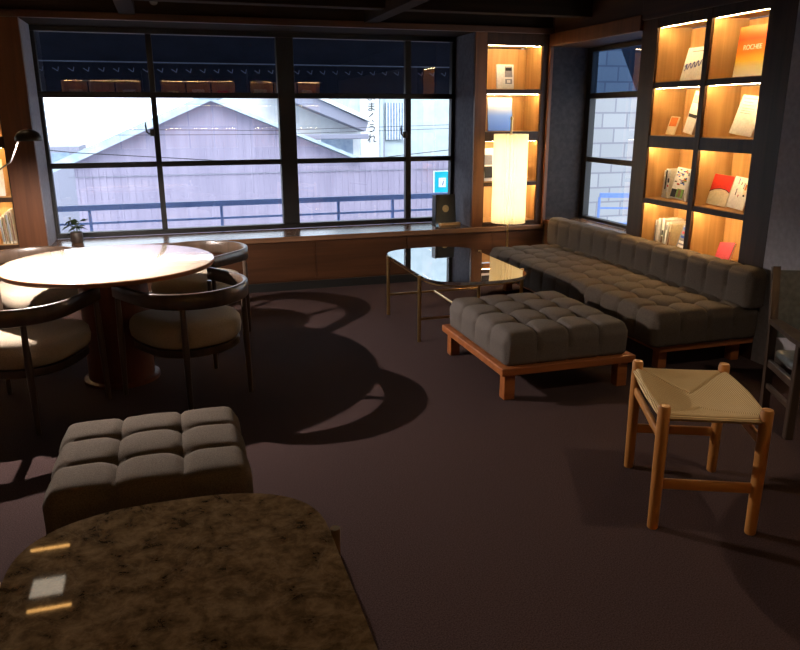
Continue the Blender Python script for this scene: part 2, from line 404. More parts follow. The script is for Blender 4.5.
# ------------------------------------------------------------------ bookcases with lit niches
ZROWS = [(.52, .855), (.890, 1.265), (1.348, 1.680), (1.720, 2.095)]   # clear niche heights
def bookcase(name, label, loc, rz, xs, x0, x1, depth, rows=ZROWS, zt=2.2, z0=0, strip='strip', nf='niche', back=.03):
    """local: front face at y=0 looking toward -y, cavity toward +y, xs list of (a,b) clear niche spans"""
    t = thing(name, label, 'bookcase', loc, rz)
    # carcass front grid
    f = MB()
    edges = [x0]+[v for a, b in xs for v in (a, b)]+[x1]
    for i in range(0, len(edges), 2): f.box((edges[i], 0, z0), (edges[i+1], .05 if edges[i+1]-edges[i] > .09 else depth, zt), bev=.002)
    f.build('stile', M['case'], t)
    zz = [z0]+[v for a, b in rows for v in (a, b)]+[zt]
    for i in range(0, len(zz), 2):
        for a, b in xs:
            nm = 'shelf' if 0 < i < len(zz)-2 else ('base_panel' if i == 0 else 'top_rail')
            bm_ = MB().box((a, .004, zz[i]), (b, .021, zz[i+1]), bev=.001)
            if nm == 'shelf': bm_.box((a, .021, zz[i]+.012), (b, depth, zz[i+1]))
            bm_.build(nm, M['case'], t)
    # oak lining of every niche and its light strip
    for a, b in xs:
        for za, zb in rows:
            l = MB()
            l.box((a, depth-.012, za), (b, depth, zb)); l.box((a, .018, za), (a+.006, depth-.01, zb)); l.box((b-.006, .018, za), (b, depth-.01, zb))
            l.box((a, .018, za), (b, depth-.01, za+.005)); l.box((a, .021, zb+.007), (b, depth-.01, zb+.012)); l.box((a, .018, zb-.001), (a+.006, depth-.01, zb+.008)); l.box((b-.006, .018, zb-.001), (b, depth-.01, zb+.008))
            ln_ = l.build('niche_lining', M[nf], t)
            MB().box((a+.02, .0215, zb-.001), (b-.02, .0275, zb+.007)).build('light_strip', M[strip], ln_)
    return t
# right wall: local x runs along -Y of the room when rotated -90 deg (front looks toward -X)
bookcase('bookcase', 'tall right wall bookcase of lit niches behind the sofa', (XR, 5.01, 0), R(-90),
         [(.18, .695), (.745, 1.235)], 0, 1.45, .30, zt=2.17)
bookcase('corner_bookcase', 'narrow column of lit niches in the corner behind the paper floor lamp', (0, YB, 0), 0,
         [(2.80, 3.345)], 2.793, 3.40, .34, zt=2.2, z0=ZS)
bookcase('left_bookcase', 'lit niche bookcase at the left edge beside the window post', (0, YB, 0), 0,
         [(-2.42, -1.84), (-1.78, -1.181)], -2.5, -1.174, .32, zt=2.2, z0=ZS-.05)
# rear bookcases: face +Y, seen mirrored in the window panes
for k, (c0, lab) in enumerate(((-1.72, 'leftmost of the lit bookcases mirrored in the window'), (-.03, 'middle one of the lit bookcases mirrored in the window'), (1.60, 'rightmost of the lit bookcases mirrored in the window'))):
    w = 1.40
    b_ = bookcase('rear_bookcase', lab, (c0+w, YREAR+.37, 0), R(180), [(.03+i*.455, .03+i*.455+.43) for i in range(3)], 0, w, .36, rows=[(.9, 1.265), (1.31, 1.68), (1.72, 2.11)], zt=2.3, strip='strip_rear')
    b_['group'] = 'bookcases mirrored in the window'

# ------------------------------------------------------------------ books
def book(name, label, cat, loc, rz, w, h, th, mat, lean=0, tilt=0, group=None, page='white', face=None, decor=None, parts=True):
    """stands on loc; local: cover in the xz plane facing -y, leans back by lean, rolls by tilt"""
    t = thing(name, label, cat, loc, rz, group)
    mt = Matrix.Rotation(tilt, 4, 'Y') @ Matrix.Rotation(-lean, 4, 'X')
    def fin(o): o.data.transform(mt); return o
    c = MB(); k = .0025
    c.box((-w/2, 0, 0), (w/2, k, h)); c.box((-w/2, th-k, 0), (w/2, th, h)); c.box((-w/2, 0, 0), (-w/2+k, th, h))
    fin(c.build('cover', M[mat] if isinstance(mat, str) else mat, t))
    fin(MB().box((-w/2+k, k, .003), (w/2-.003, th-k, h-.003)).build('pages', M[page], t))
    def patch(x0, z0, x1, z1, m, nm='print', d=.0012):
        return fin(MB().box((x0*w-w/2, -d, z0*h), (x1*w-w/2, .0005, z1*h)).build(nm, M[m] if isinstance(m, str) else m, t))
    def word(s, size, x, z, m, shear=0, roll=0):
        mx = mt @ Matrix.Translation((x*w-w/2, -.0022, z*h)) @ Matrix.Rotation(roll, 4, 'Y') @ Matrix.Rotation(R(90), 4, 'X')
        return text_part(s, size, M[m], t, 'cover_lettering', mx, shear=shear)
    if decor: decor(patch, word, w, h, t, fin)
    t.location.z += .0015-min(v.co.z for o in t.children for v in o.data.vertices)
    cv = [o for o in t.children if o.name.split('.')[0] == 'cover'][0]
    for o in list(t.children):
        if o.name.split('.')[0] in ('print', 'cover_lettering', 'script_stroke', 'print_border'): o.parent = cv
    return t
def spine_book(label, loc, rz, th, h, d, mat, lean=0, group=None, marks=(), name='book', page='white'):
    """upright book showing its spine: local spine faces -y, leaning sideways by lean (about y)"""
    t = thing(name, label, 'book', loc, rz, group)
    mt = Matrix.Rotation(lean, 4, 'Y'); k = .002
    c = MB().box((0, 0, 0), (th, k, h)).box((0, 0, 0), (k, d, h)).box((th-k, 0, 0), (th, d, h))
    cv = o = c.build('cover', M[mat], t); o.data.transform(mt)
    o = MB().box((k, k, .003), (th-k, d-.003, h-.003)).build('pages', M[page], t); o.data.transform(mt)
    for (za, zb, m) in marks:
        o = MB().box((th*.18, -.001, h*za), (th*.82, .0005, h*zb)).build('spine_print', M[m], cv); o.data.transform(mt)
    t.location.z += .0015-min(v.co.z for o in t.children for v in o.data.vertices)
    return t
FR_ = R(-90)   # facing -X (toward the room from the right wall)
def RB(y): return 5.01-y
# N1: white book, blue script
def d1(patch, word, w, h, t, fin):
    pts = []
    for i in range(60):
        u = i/59; x = -.42*w+.84*w*u; pts.append((x, -.003, h*(.40+.16*u)+h*.09*math.sin(u*38)))
    fin(MB().poly_tube(pts, .0022, 6).build('script_stroke', M['blueink'], t, True))
    patch(.2, .86, .8, .885, 'greyp'); fin(MB().poly_tube([(-.40*w, -.003, h*.28), (-.36*w, -.003, h*.50)], .0025, 6).build('script_stroke', M['blueink'], t))
book('art_book', 'white large book with blue scribbled script in the top left bookcase niche', 'book', (XR+.12, 4.55, 1.726), FR_, .28, .225, .02, 'white', R(14), decor=d1)
# N2: orange gradient poster board
gm = grad_mat('sunset_print', [(0, (.88, .84, .74)), (.18, (.9, .80, .45)), (.32, (.88, .60, .07)), (.48, (.80, .22, .02)), (.75, (.70, .07, .015)), (1, (.72, .2, .04))], 0, .31)
def d2(patch, word, w, h, t, fin):
    word('ROCHEE', .042, .5, .58, 'white')
book('poster_board', 'orange to yellow gradient board with white lettering in the top right niche', 'board', (XR+.15, 4.06, 1.726), FR_, .27, .31, .012, gm, R(5), decor=d2)
# N3 second row left: orange packet, white portfolio with black label
def d3(patch, word, w, h, t, fin):
    patch(.1, .74, .9, .9, 'cream'); patch(.08, .38, .92, .46, 'ink'); patch(.2, .47, .8, .72, 'greyp'); patch(.14, .465, .86, .725, 'white', d=.0016)
    fin(MB().box((-.42*w, -.0015, h*.72), (.42*w, .0005, h*.735)).build('print', M['ink'], t))
book('white_portfolio', 'tall white book with black label leaning in the second row left niche', 'book', (XR+.11, 4.535, 1.354), FR_+R(-14), .15, .29, .03, 'white', R(10), R(7), decor=d3)
def d3b(patch, word, w, h, t, fin):
    patch(.1, .45, .9, .95, 'orange'); patch(.1, .05, .5, .3, 'cream')
book('orange_card', 'small orange and cream card leaning in the second row left niche', 'card', (XR+.12, 4.745, 1.354), FR_, .10, .13, .008, 'cream', R(16), R(2), decor=d3b)
# N4 white book leaning
def d4(patch, word, w, h, t, fin):
    for i, z in enumerate((.82, .74, .66, .6, .54)): patch(.15, z, .55+.07*(i % 3), z+.012, 'greyp')
    patch(.1, .9, .9, .93, 'cream')
book('white_catalogue', 'plain white book leaning in the second row right niche', 'book', (XR+.11, 4.02, 1.354), FR_, .20, .25, .022, 'white', R(14), R(6), decor=d4)
# N5 third row left: group of upright books plus a magazine
gz = .8965
G5 = 'books on the third row left shelf'
spine_book('white thin book farthest left in the third row left niche', (XR+.10, 4.745, gz), FR_, .014, .20, .15, 'white', R(4), G5, [(.1, .9, 'cream')])
spine_book('black spined book beside the thin white one, third row left niche', (XR+.10, 4.726, gz), FR_, .02, .215, .15, 'white', R(4), G5, [(.30, .95, 'ink')])
spine_book('white book with red and black dots on the spine, third row left niche', (XR+.10, 4.700, gz), FR_, .024, .21, .15, 'white', R(5), G5, [(.05, .2, 'cream'), (.4, .47, 'red'), (.55, .7, 'ink')])
def d5(patch, word, w, h, t, fin):
    cs = ['blue', 'red', 'ink', 'blue', 'greenp', 'orange', 'greyp', 'blue', 'brownp']
    rr = random.Random(3)
    for i in range(34):
        x = rr.uniform(.06, .8); z = rr.uniform(.42, .92)
        patch(x, z, min(.97, x+rr.uniform(.08, .2)), z+.035, cs[i % 9], d=.0012+.0001*i)
    patch(.06, .04, .40, .30, 'ink', d=.005); patch(.45, .05, .9, .33, 'greenp', d=.0052); patch(.55, .08, .75, .30, 'brownp', d=.0055)
book('magazine', 'colourful blue green magazine standing in the third row left niche', 'magazine', (XR+.10, 4.575, gz), FR_+R(12), .125, .225, .006, 'white', R(10), R(6), decor=d5)
spine_book('white book leaning right of the colourful magazine, third row left niche', (XR+.09, 4.475, gz), FR_, .026, .225, .17, 'white', R(6), G5, [(.8, .9, 'greyp')])
spine_book('tall grey book with black band against the right side of the third row left niche', (XR+.09, 4.420, gz), FR_, .02, .245, .17, 'greyp', R(5), G5, [(.28, .36, 'ink')])
# N6 third row right: red and cream plain cover, white pamphlets
def d6(patch, word, w, h, t, fin):
    pts = [(-.5*w, .42*h), (-.3*w, .5*h), (0, .55*h), (.3*w, .53*h), (.49*w, .46*h), (.49*w, .998*h), (-.5*w, .998*h)]
    fin(MB().prism(pts, -.002, .0005, 'y').build('print', M['red'], t))
    ln = [(-.5*w, -.0022, .42*h), (-.3*w, -.0022, .5*h), (0, -.0022, .55*h), (.3*w, -.0022, .53*h), (.49*w, -.0022, .46*h)]
    fin(MB().poly_tube(ln, .0025, 6).build('print_border', M['ink'], t))
book('red_book', 'red and cream covered book in the third row right niche', 'book', (XR+.10, 4.158, gz), FR_+R(4), .175, .205, .018, 'cream', R(14), R(3), decor=d6)
def d6b(patch, word, w, h, t, fin):
    rr = random.Random(5)
    for i in range(14):
        x = rr.choice((.12, .3, .48, .66)); z = rr.uniform(.35, .9); patch(x, z, x+.035, z+rr.uniform(.04, .1), rr.choice(('ink', 'greyp', 'pink', 'blue')), d=.0012+i*1e-4)
    patch(.74, .45, .9, .85, 'cream', d=.003); patch(.76, .62, .86, .8, 'orange', d=.004); patch(.78, .42, .86, .48, 'ink', d=.0042)
book('pamphlet', 'white printed pamphlet right of the red book in the third row right niche', 'pamphlet', (XR+.10, 3.98, gz), FR_-R(6), .17, .205, .008, 'white', R(12), R(3), decor=d6b)
# N7 bottom row left
gz = .526; G7 = 'books on the bottom row left shelf'
for i, (y, th, h, mt_, mk, lb) in enumerate(((4.775, .018, .20, 'white', [(.2, .8, 'greyp')], 'thin white book first from the left in the bottom row'),
        (4.745, .03, .215, 'white', [(.1, .25, 'cream')], 'thick white book second from the left in the bottom row'),
        (4.700, .03, .215, 'white', [(.45, .62, 'ink'), (.1, .4, 'brownp')], 'white book with tan band third from the left in the bottom row'),
        (4.655, .024, .20, 'white', [(.7, .9, 'greyp')], 'white book with grey mark fourth from the left in the bottom row'),
        (4.615, .02, .19, 'cream', [(.1, .7, 'brownp')], 'cream book with brown spine left of the dark magazine in the bottom row'))):
    spine_book(lb, (XR+.09, y, gz), FR_, th, h, .17, mt_, R(2+i), G7, mk)
def d7(patch, word, w, h, t, fin):
    for i, (z, m) in enumerate(((.82, 'blue'), (.66, 'pink'), (.5, 'blue'), (.3, 'white'), (.14, 'white'))): patch(.1, z, .9, z+.09, m, d=.0012)
book('magazine', 'dark blue and pink magazine leaning in the bottom row left niche', 'magazine', (XR+.09, 4.445, gz), FR_+R(10), .12, .19, .006, 'greyp', R(12), R(8), decor=d7)
book('pink_book', 'pink book leaning low in the bottom row right niche', 'book', (XR+.08, 4.02, gz), FR_-R(8), .17, .135, .015, 'pink', R(20), R(-8))
# corner niches
def d8(patch, word, w, h, t, fin):
    patch(.48, .48, .92, .92, 'greyp'); patch(.52, .74, .88, .86, 'ink', d=.0016); patch(.5, .2, .9, .4, 'greyp'); patch(.6, .24, .8, .36, 'white', d=.0016)
book('photo_book', 'white book with grey photographs in the top corner niche', 'book', (3.03, YB+.10, 1.726), R(-4), .165, .215, .02, 'white', R(8), decor=d8)
bg = grad_mat('blue_poster', [(0, (.10, .26, .80)), (.45, (.16, .30, .72)), (.68, (.35, .40, .50)), (.85, (.55, .58, .6)), (1, (.6, .62, .64))], 0, .30)
book('blue_poster', 'blue to grey gradient panel in the second corner niche above the lamp', 'board', (2.975, YB+.06, 1.354), R(3), .25, .295, .01, bg, R(6))
book('dark_booklet', 'booklet with dark photographs behind the left side of the lamp shade', 'book', (2.90, YB+.07, .8965), R(2), .15, .30, .015, 'white', R(5), decor=lambda p, w_, w, h, t, fin: (p(.05, .5, .6, .8, 'greyp'), p(.05, .1, .6, .45, 'ink')))
# left niche books
for i in range(4):
    spine_book(['cream ringed book at the left of four by the window post', 'cream book second of four by the window post', 'cream book third of four by the window post', 'cream book nearest the window post of four'][i],
               (-1.292+i*.026, YB+.03, .526), 0, .02, .205+.02*i, .18, 'cream', R(-3), 'cream books in the left bookcase', [(.08, .92, 'brownp' if i % 2 else 'greyp')])
book('white_folder', 'white folder standing in the left bookcase at the frame edge', 'book', (-1.33, YB+.06, .8965), 0, .2, .28, .012, 'white', R(6))
# things on the rear bookcases (mirrored in the panes)
rr = random.Random(11); G9 = 'books mirrored in the window'
for k, c0 in enumerate((-1.72, -.03, 1.60)):
    for i in range(3):
        x = c0+1.4-(.03+i*.455)-.215
        m_ = ['white', 'orange', 'cream', 'red', 'white', 'cream', 'white', 'pink', 'cream'][k*3+i]
        col = {'white': 'white', 'orange': 'orange', 'cream': 'cream', 'red': 'red', 'pink': 'pink'}[m_]
        nth = ('right', 'middle', 'left')[i]; bk = ('left', 'middle', 'right')[k]
        book('display_book', f'{col} book on the {nth} top shelf of the {bk} mirrored bookcase', 'book', (x, YREAR+.2, 1.726), R(180), .2+.04*rr.random(), .2+.06*rr.random(), .02, m_, R(8), group=G9)

# ------------------------------------------------------------------ tufted cushions
def tufted(name, mat, parent, lo, hi, nx, ny, rad=.05, seg=14, top_bulge=.011, groove=.013, pit=.042, face='top', crown=.012):
    """rounded block with grooves on a grid of nx by ny cells of its top, pits at crossings"""
    lo = Vector(lo); hi = Vector(hi); d = hi-lo; cx, cy = d.x/nx, d.y/ny
    nxs, nys, nzs = nx*seg, ny*seg, max(6, int(d.z/.016))
    bm = bmesh.new(); cache = {}
    def key(p): return (round(p[0], 5), round(p[1], 5), round(p[2], 5))
    gx = [i*d.x/nxs for i in range(nxs+1)]; gy = [i*d.y/nys for i in range(nys+1)]; gz = [i*d.z/nzs for i in range(nzs+1)]
    def deform(p):
        x, y, z = p
        r = min(rad, d.z*.48, d.x*.48, d.y*.48); rb = .015
        rz = r if z > d.z/2 else rb
        # clamp into inner box (round top strongly, bottom slightly, vertical corners medium)
        rc = r*.8
        q = Vector((min(max(x, rc), d.x-rc), min(max(y, rc), d.y-rc), min(max(z, rb), d.z-r)))
        n = Vector((x, y, z))-q
        # scale direction into ellipsoid of radii
        ax = rc; az = r if z > d.z/2 else rb
        m = Vector((n.x/ax, n.y/ax, n.z/az))
        L = m.length
        if L > 1e-6:
            mx = max(abs(m.x), abs(m.y), abs(m.z)); 
            m = m/L*mx
            pos = q+Vector((m.x*ax, m.y*ax, m.z*az)); nor = Vector((m.x/ax, m.y/ax, m.z/az)).normalized()
        else:
            pos = Vector(p); nor = Vector((0, 0, 1))
        # distances to the seam lines
        def near(v, c, n_):
            k = round(v/c)
            return (abs(v-k*c), 0 < k < n_)
        ax_, okx = near(x, cx, nx); ay_, oky = near(y, cy, ny)
        s = .0105
        fade = 1 if z > d.z*.5 else max(.25, z/(d.z*.5))
        gxv = math.exp(-(ax_/s)**2)*(1-abs(nor.x)) if okx else 0
        gyv = math.exp(-(ay_/s)**2)*(1-abs(nor.y)) if oky else 0
        off = -groove*max(gxv, gyv)*fade
        if okx and oky and z > d.z*.6:
            off -= pit*math.exp(-((ax_/.034)**2+(ay_/.034)**2))
        if nor.z > .2:
            u = abs(math.sin(math.pi*x/cx)); v = abs(math.sin(math.pi*y/cy))
            off += top_bulge*(u*v)**.5
            off += crown*math.sin(math.pi*x/d.x)*math.sin(math.pi*y/d.y)*nor.z
        else:
            if abs(nor.x) < .7: off += top_bulge*.8*abs(math.sin(math.pi*x/cx))**.6*fade
            else: off += top_bulge*.8*abs(math.sin(math.pi*y/cy))**.6*fade
        return pos+nor*off+lo
    def V_(p):
        k = key(p)
        if k not in cache: cache[k] = bm.verts.new(deform(p))
        return cache[k]
    def grid(fn, A, B):
        for i in range(len(A)-1):
            for j in range(len(B)-1):
                bm.faces.new((V_(fn(A[i], B[j])), V_(fn(A[i+1], B[j])), V_(fn(A[i+1], B[j+1])), V_(fn(A[i], B[j+1]))))
    grid(lambda a, b: (a, b, d.z), gx, gy); grid(lambda a, b: (a, 0, b), gx, gz); grid(lambda a, b: (a, d.y, b), gx, gz)
    grid(lambda a, b: (0, a, b), gy, gz); grid(lambda a, b: (d.x, a, b), gy, gz); grid(lambda a, b: (a, b, 0), [0, d.x], [0, d.y]) if False else None
    mb = MB(); mb.bm.free(); mb.bm = bm
    # close the bottom
    mb.bm.verts.ensure_lookup_table()
    be = [e for e in bm.edges if len(e.link_faces) == 1]
    try: bmesh.ops.edgeloop_fill(bm, edges=be)
    except Exception: pass
    return mb.build(name, mat, parent, True, 75)

# large ottoman on cherry base
t = thing('large_ottoman', 'large grey tufted ottoman on a low cherry wood base in front of the sofa', 'ottoman', (2.035, 3.84, 0))
tufted('cushion', M['fabric_big'], t, (-.388, -.435, .186), (.378, .425, .372), 4, 4, .055)
f = MB(); f.box((-.418, -.465, .147), (.408, .465, .190), bev=.006); f.build('base_frame', M['cherry'], t)
for sx in (-1, 1):
    for sy in (-1, 1):
        x, y = sx*.352-.005, sy*.405
        MB().box((x-.032, y-.032, 0), (x+.032, y+.032, .149), bev=.004).build('leg', M['cherry'], t)
# front ottoman
t = thing('small_ottoman', 'square taupe tufted ottoman beside the marble coffee table', 'ottoman', (-.14, 2.555, 0))
tufted('cushion', M['fabric_taupe'], t, (-.322, -.30, .10), (.322, .315, .372), 3, 3, .06, pit=.022, groove=.010, top_bulge=.008)
MB().box((-.29, -.28, .07), (.29, .28, .105), bev=.005).build('base_frame', M['chair_wood'], t)
for sx in (-1, 1):
    for sy in (-1, 1): MB().tube((sx*.25, sy*.24, 0), (sx*.25, sy*.24, .075), .018, .02).build('leg', M['chair_wood'], t)
# sofa along the right wall
t = thing('sofa', 'long grey tufted sofa along the right wall under the bookcase', 'sofa', (3.03, 4.70, 0))
tufted('seat_cushion', M['fabric_grey'], t, (-.385, -1.20, .165), (.375, 1.19, .375), 4, 12, .055, seg=12)
bk = tufted('backrest', M['fabric_grey'], t, (.235, -1.22, .36), (.385, 1.30, .595), 1, 13, .045, seg=12, pit=0, crown=0)
MB().box((-.31, -1.17, .125), (.37, 1.17, .17), bev=.005).build('base_frame', M['cherry'], t)
for sx in (-.24, .30):
    for sy in (-1.08, 0, 1.08): MB().box((sx-.03, sy-.03, 0), (sx+.03, sy+.03, .126), bev=.004).build('leg', M['cherry'], t)

# ------------------------------------------------------------------ coffee tables (rounded ends, brass tube frames)
def rounded_outline(hw, straight, bulge, n=28):
    pts = []
    for i in range(n+1):
        a = math.pi*i/n; e = .78
        pts.append((hw*math.copysign(abs(math.cos(a))**e, math.cos(a)), straight+bulge*abs(math.sin(a))**e))
    for i in range(n+1):
        a = math.pi+math.pi*i/n
        pts.append((hw*math.copysign(abs(math.cos(a))**e, math.cos(a)), -straight-bulge*abs(math.sin(a))**e))
    return pts
def coffee_table(label, loc, topmat, hw, ztop=.46):
    t = thing('coffee_table', label, 'coffee table', loc)
    pts = rounded_outline(hw, .375, .285)
    m = MB().prism(pts, ztop-.02, ztop)
    es = [e for e in m.bm.edges if abs(e.verts[0].co.z-e.verts[1].co.z) < 1e-6]
    bmesh.ops.bevel(m.bm, geom=es, offset=.004, segments=2, profile=.5, affect='EDGES')
    m.build('tabletop', M[topmat], t, True, 50)
    b = MB().prism([(x*.985, y*.985) for x, y in pts], ztop-.032, ztop-.0205); b.build('rim', M['brass'], t, True)
    for sx in (-1, 1):
        for sy in (-1, 1):
            MB().tube((sx*(hw+.014), sy*.375, 0), (sx*(hw+.014), sy*.375, ztop+.004), .0125, n=20).build('leg', M['brass'], t, True)
    for sy in (-1, 1): MB().tube((-hw-.014, sy*.375, .16), (hw+.014, sy*.375, .16), .009).build('stretcher', M['brass'], t, True)
    MB().tube((.0, -.375, .16), (.0, .375, .16), .009).build('stretcher', M['brass'], t, True)
    return t
coffee_table('oval coffee table with dark reflective top and brass tube legs by the window', (1.932, 4.945, 0), 'smoked', .366)
coffee_table('brown marble topped coffee table in the foreground', (-.062, 1.295, 0), 'marble', .386)

# ------------------------------------------------------------------ round table
TZ = .70
t = thing('round_table', 'round wooden table on a drum pedestal between four curved chairs', 'table', (-.36, 4.43, 0))
MB().lathe([(0, TZ-.03), (.55, TZ-.03), (.572, TZ-.026), (.578, TZ-.012), (.578, TZ-.003), (.573, TZ)], 96).build('table_edge', M['table_edge'], t, True)
MB().lathe([(0, TZ-.004), (.5735, TZ-.004), (.573, TZ), (.57, TZ+.0015), (0, TZ+.0015)], 96).build('tabletop', M['table_wood'], t, True, 30)
MB().lathe([(0, .024), (.185, .024), (.185, TZ-.03), (0, TZ-.03)], 64).build('pedestal', M['drum'], t, True, 40)
MB().lathe([(0, 0), (.215, 0), (.215, .018), (.205, .024), (0, .024)], 64).build('pedestal_base', M['drum'], t, True, 40)

rt_ = dup(t, (2.48, 1.48, 0), 0, 'round wooden table beyond the right edge whose shadow falls by the stool')

# ------------------------------------------------------------------ dining chairs
def chair(label, loc, rz):
    t = thing('dining_chair', label, 'chair', loc, rz, 'chairs around the round table')
    path = [(-.299, .245), (-.302, .20), (-.304, .12), (-.303, .05)]
    for i in range(41):
        a = R(180)+R(180)*i/40; path.append((.302*math.cos(a), -.02+.285*math.sin(a)))
    path += [(.303, .05), (.304, .12), (.302, .20), (.299, .245)]
    MB().band(path, .548, .634, .026, lambda u: (.014*(abs(2*u-1)**2), 0)).build('backrest', M['chair_wood'], t, True, 50)
    for x, y in ((-.190, -.240), (.190, -.240), (-.292, .235), (.292, .235)):
        MB().tube((x*1.02, y*1.02, 0), (x, y, .33), .0125, .018, 14).tube((x, y, .33), (x*.995, y*.99, .555), .018, .014, 14).build('leg', M['chair_wood'], t, True)
    def sq(a):
        n_ = 4.5 if math.sin(a) > 0 else 2.15
        k = (abs(math.cos(a))**n_+abs(math.sin(a))**n_)**(-1/n_); return (k*.985, k*(1.03 if math.sin(a) > 0 else .93))
    MB().lathe([(0, .315), (.21, .315), (.252, .322), (.270, .345), (.276, .385), (.270, .425), (.252, .448), (.20, .460), (.1, .466), (0, .467)], 72, fn=sq).build('seat_cushion', M['fabric_seat'], t, True, 80)
    MB().lathe([(.20, .275), (.256, .275), (.26, .28), (.26, .3145), (.20, .3145), (.20, .275)], 72, fn=sq).build('seat_frame', M['chair_wood'], t, True, 40)
    return t
c0 = chair('front right chair of the round table, curved dark backrest toward the carpet', (.05, 4.07, 0), R(31))
def chair_copy(loc, rz, lab): return dup(c0, loc, rz, lab)
chair_copy((-.785, 3.99, 0), R(-25), 'front left chair of the round table, cut by the left frame edge')
chair_copy((.16, 5.13, 0), R(138), 'back right chair between the round table and the window')
chair_copy((-.90, 5.22, 0), R(207), 'back left chair between the round table and the lit bookcase')

# ------------------------------------------------------------------ paper cord stool
P = {'FL': (1.627, 2.067), 'FR': (1.950, 1.923), 'BL': (1.848, 2.524), 'BR': (2.166, 2.373)}
cx = sum(p[0] for p in P.values())/4; cy = sum(p[1] for p in P.values())/4
ang = math.atan2(P['FR'][1]-P['FL'][1], P['FR'][0]-P['FL'][0])
t = thing('stool', 'pale oak stool with a woven paper cord seat standing in front of the large ottoman', 'stool', (cx, cy, 0), ang)
W, D = .352, .503; w, d = W/2, D/2
for sx in (-1, 1):
    for sy in (-1, 1):
        MB().lathe([(0, 0), (.018, 0), (.020, .004), (.0225, .3), (.0225, .485), (.019, .494), (0, .496)], 20, (sx*w, sy*d, 0)).build('leg', M['oak'], t, True, 60)
for sy in (-1, 1):
    MB().box((-w, sy*d-.009, .165), (w, sy*d+.009, .205), bev=.006).build('stretcher', M['oak_x'], t, True, 50)
for sx in (-1, 1):
    MB().box((sx*w-.009, -d, .345), (sx*w+.009, d, .38), bev=.006).build('stretcher', M['oak'], t, True, 50)
for sy in (-1, 1): MB().tube((-w, sy*d, .446), (w, sy*d, .446), .009).build('seat_rail', M['oak_x'], t, True)
for sx in (-1, 1): MB().tube((sx*w, -d, .446), (sx*w, d, .446), .009).build('seat_rail', M['oak'], t, True)
def seat_panel(which):
    bm = bmesh.new(); n = 26; hw, hd = w+.012, d+.012
    def zf(x, y):
        # saddle: rails high, centre low, seams slightly recessed
        u = max(abs(x)/hw, 0); v = abs(y)/hd
        dx = hw-abs(x); dy = hd-abs(y)
        edge = min(dx, dy)
        z = .466-.046*(1-u**2)*(1-v**2)+.012*u**4*(1-v**2)
        z -= .014*max(0, 1-edge/.014)**2
        seam = abs(dx-dy)
        z -= .007*math.exp(-(seam/.007)**2)
        return z
    ridge = hd-hw
    if which in ('front', 'back'):
        s = -1 if which == 'front' else 1
        rows = []
        for i in range(n+1):
            k = i/n; y = s*(hd-k*hw); half = hw*(1-k)
            rows.append([bm.verts.new((half*(2*j/n-1), y, zf(half*(2*j/n-1), y))) for j in range(n+1)])
    else:
        s = -1 if which == 'left' else 1
        rows = []
        for i in range(n+1):
            k = i/n; x = s*(hw-k*hw); half = hd-k*hw
            rows.append([bm.verts.new((x+s*.010*(1-k)*(1-(2*j/n-1)**2), half*(2*j/n-1), zf(x, half*(2*j/n-1)))) for j in range(n+1)])
    for a, b in zip(rows, rows[1:]):
        for j in range(n): bm.faces.new((a[j], a[j+1], b[j+1], b[j]))
    # roll around the rail and underside
    prev = rows[0]
    for (o, z) in ((.006, .452), (-.006, .438), (-.05, .436)):
        nx_ = []
        for v in rows[0]:
            if which in ('front', 'back'): nx_.append(bm.verts.new((v.co.x*(1 if o > 0 else .96), v.co.y+s*o, z)))
            else: nx_.append(bm.verts.new((v.co.x+s*o, v.co.y*(1 if o > 0 else .96), z)))
        for j in range(n): bm.faces.new((prev[j], nx_[j], nx_[j+1], prev[j+1]))
        prev = nx_
    bmesh.ops.remove_doubles(bm, verts=bm.verts[:], dist=1e-5)
    m = MB(); m.bm.free(); m.bm = bm
    return m.build('woven_seat', M['cord_x'] if which in ('front', 'back') else M['cord_y'], t, True, 60)
for q in ('front', 'back', 'left', 'right'): seat_panel(q)

# ------------------------------------------------------------------ armchair cut by the right edge
t = thing('armchair', 'dark wooden armchair with grey leather back cut by the right edge of the view', 'armchair', (2.735, 2.545, 0), R(-24))
W = .60
for x in (0, W):
    MB().box((x-.02, -.02, 0), (x+.02, .02, .475), bev=.006).build('leg', M['chair_wood'], t)
    MB().prism([(.30, 0), (.345, 0), (.375, .45), (.44, .75), (.41, .76), (.345, .45)], x-.018, x+.018, 'x').build('back_post', M['chair_wood'], t)
    m = MB().prism([(x-.03, -.06), (x+.045, -.07), (x+.05, .0), (x+.03, .36), (x-.022, .36), (x-.035, .05)], .475, .498); m.build('armrest', M['chair_wood'], t)
    MB().box((x-.012, 0, .25), (x+.012, .34, .29), bev=.004).build('side_rail', M['chair_wood'], t)
    MB().box((x-.010, 0, .14), (x+.010, .34, .165), bev=.004).build('side_rail', M['chair_wood'], t)
MB().box((0, -.012, .22), (W, .012, .27), bev=.004).build('front_rail', M['oak_x'], t)  # paler wood than the dark frame: this rail's lit look is in its colour
MB().box((.02, -.03, .30), (W-.02, .34, .345), bev=.018, seg=3).build('seat_cushion', M['leather'], t, True, 50)
m = MB()
ys = []
for i in range(9):
    z = .40+.34*i/8; yb = .36+.055*i/8-.0*(i-4)**2/16; ys.append((yb, z))
pts = [(y-.004, z) for y, z in ys]+[(y+.006, z) for y, z in ys[::-1]]
m.prism(pts, .02, W-.02, 'x'); m.build('backrest', M['leather'], t, True, 50)

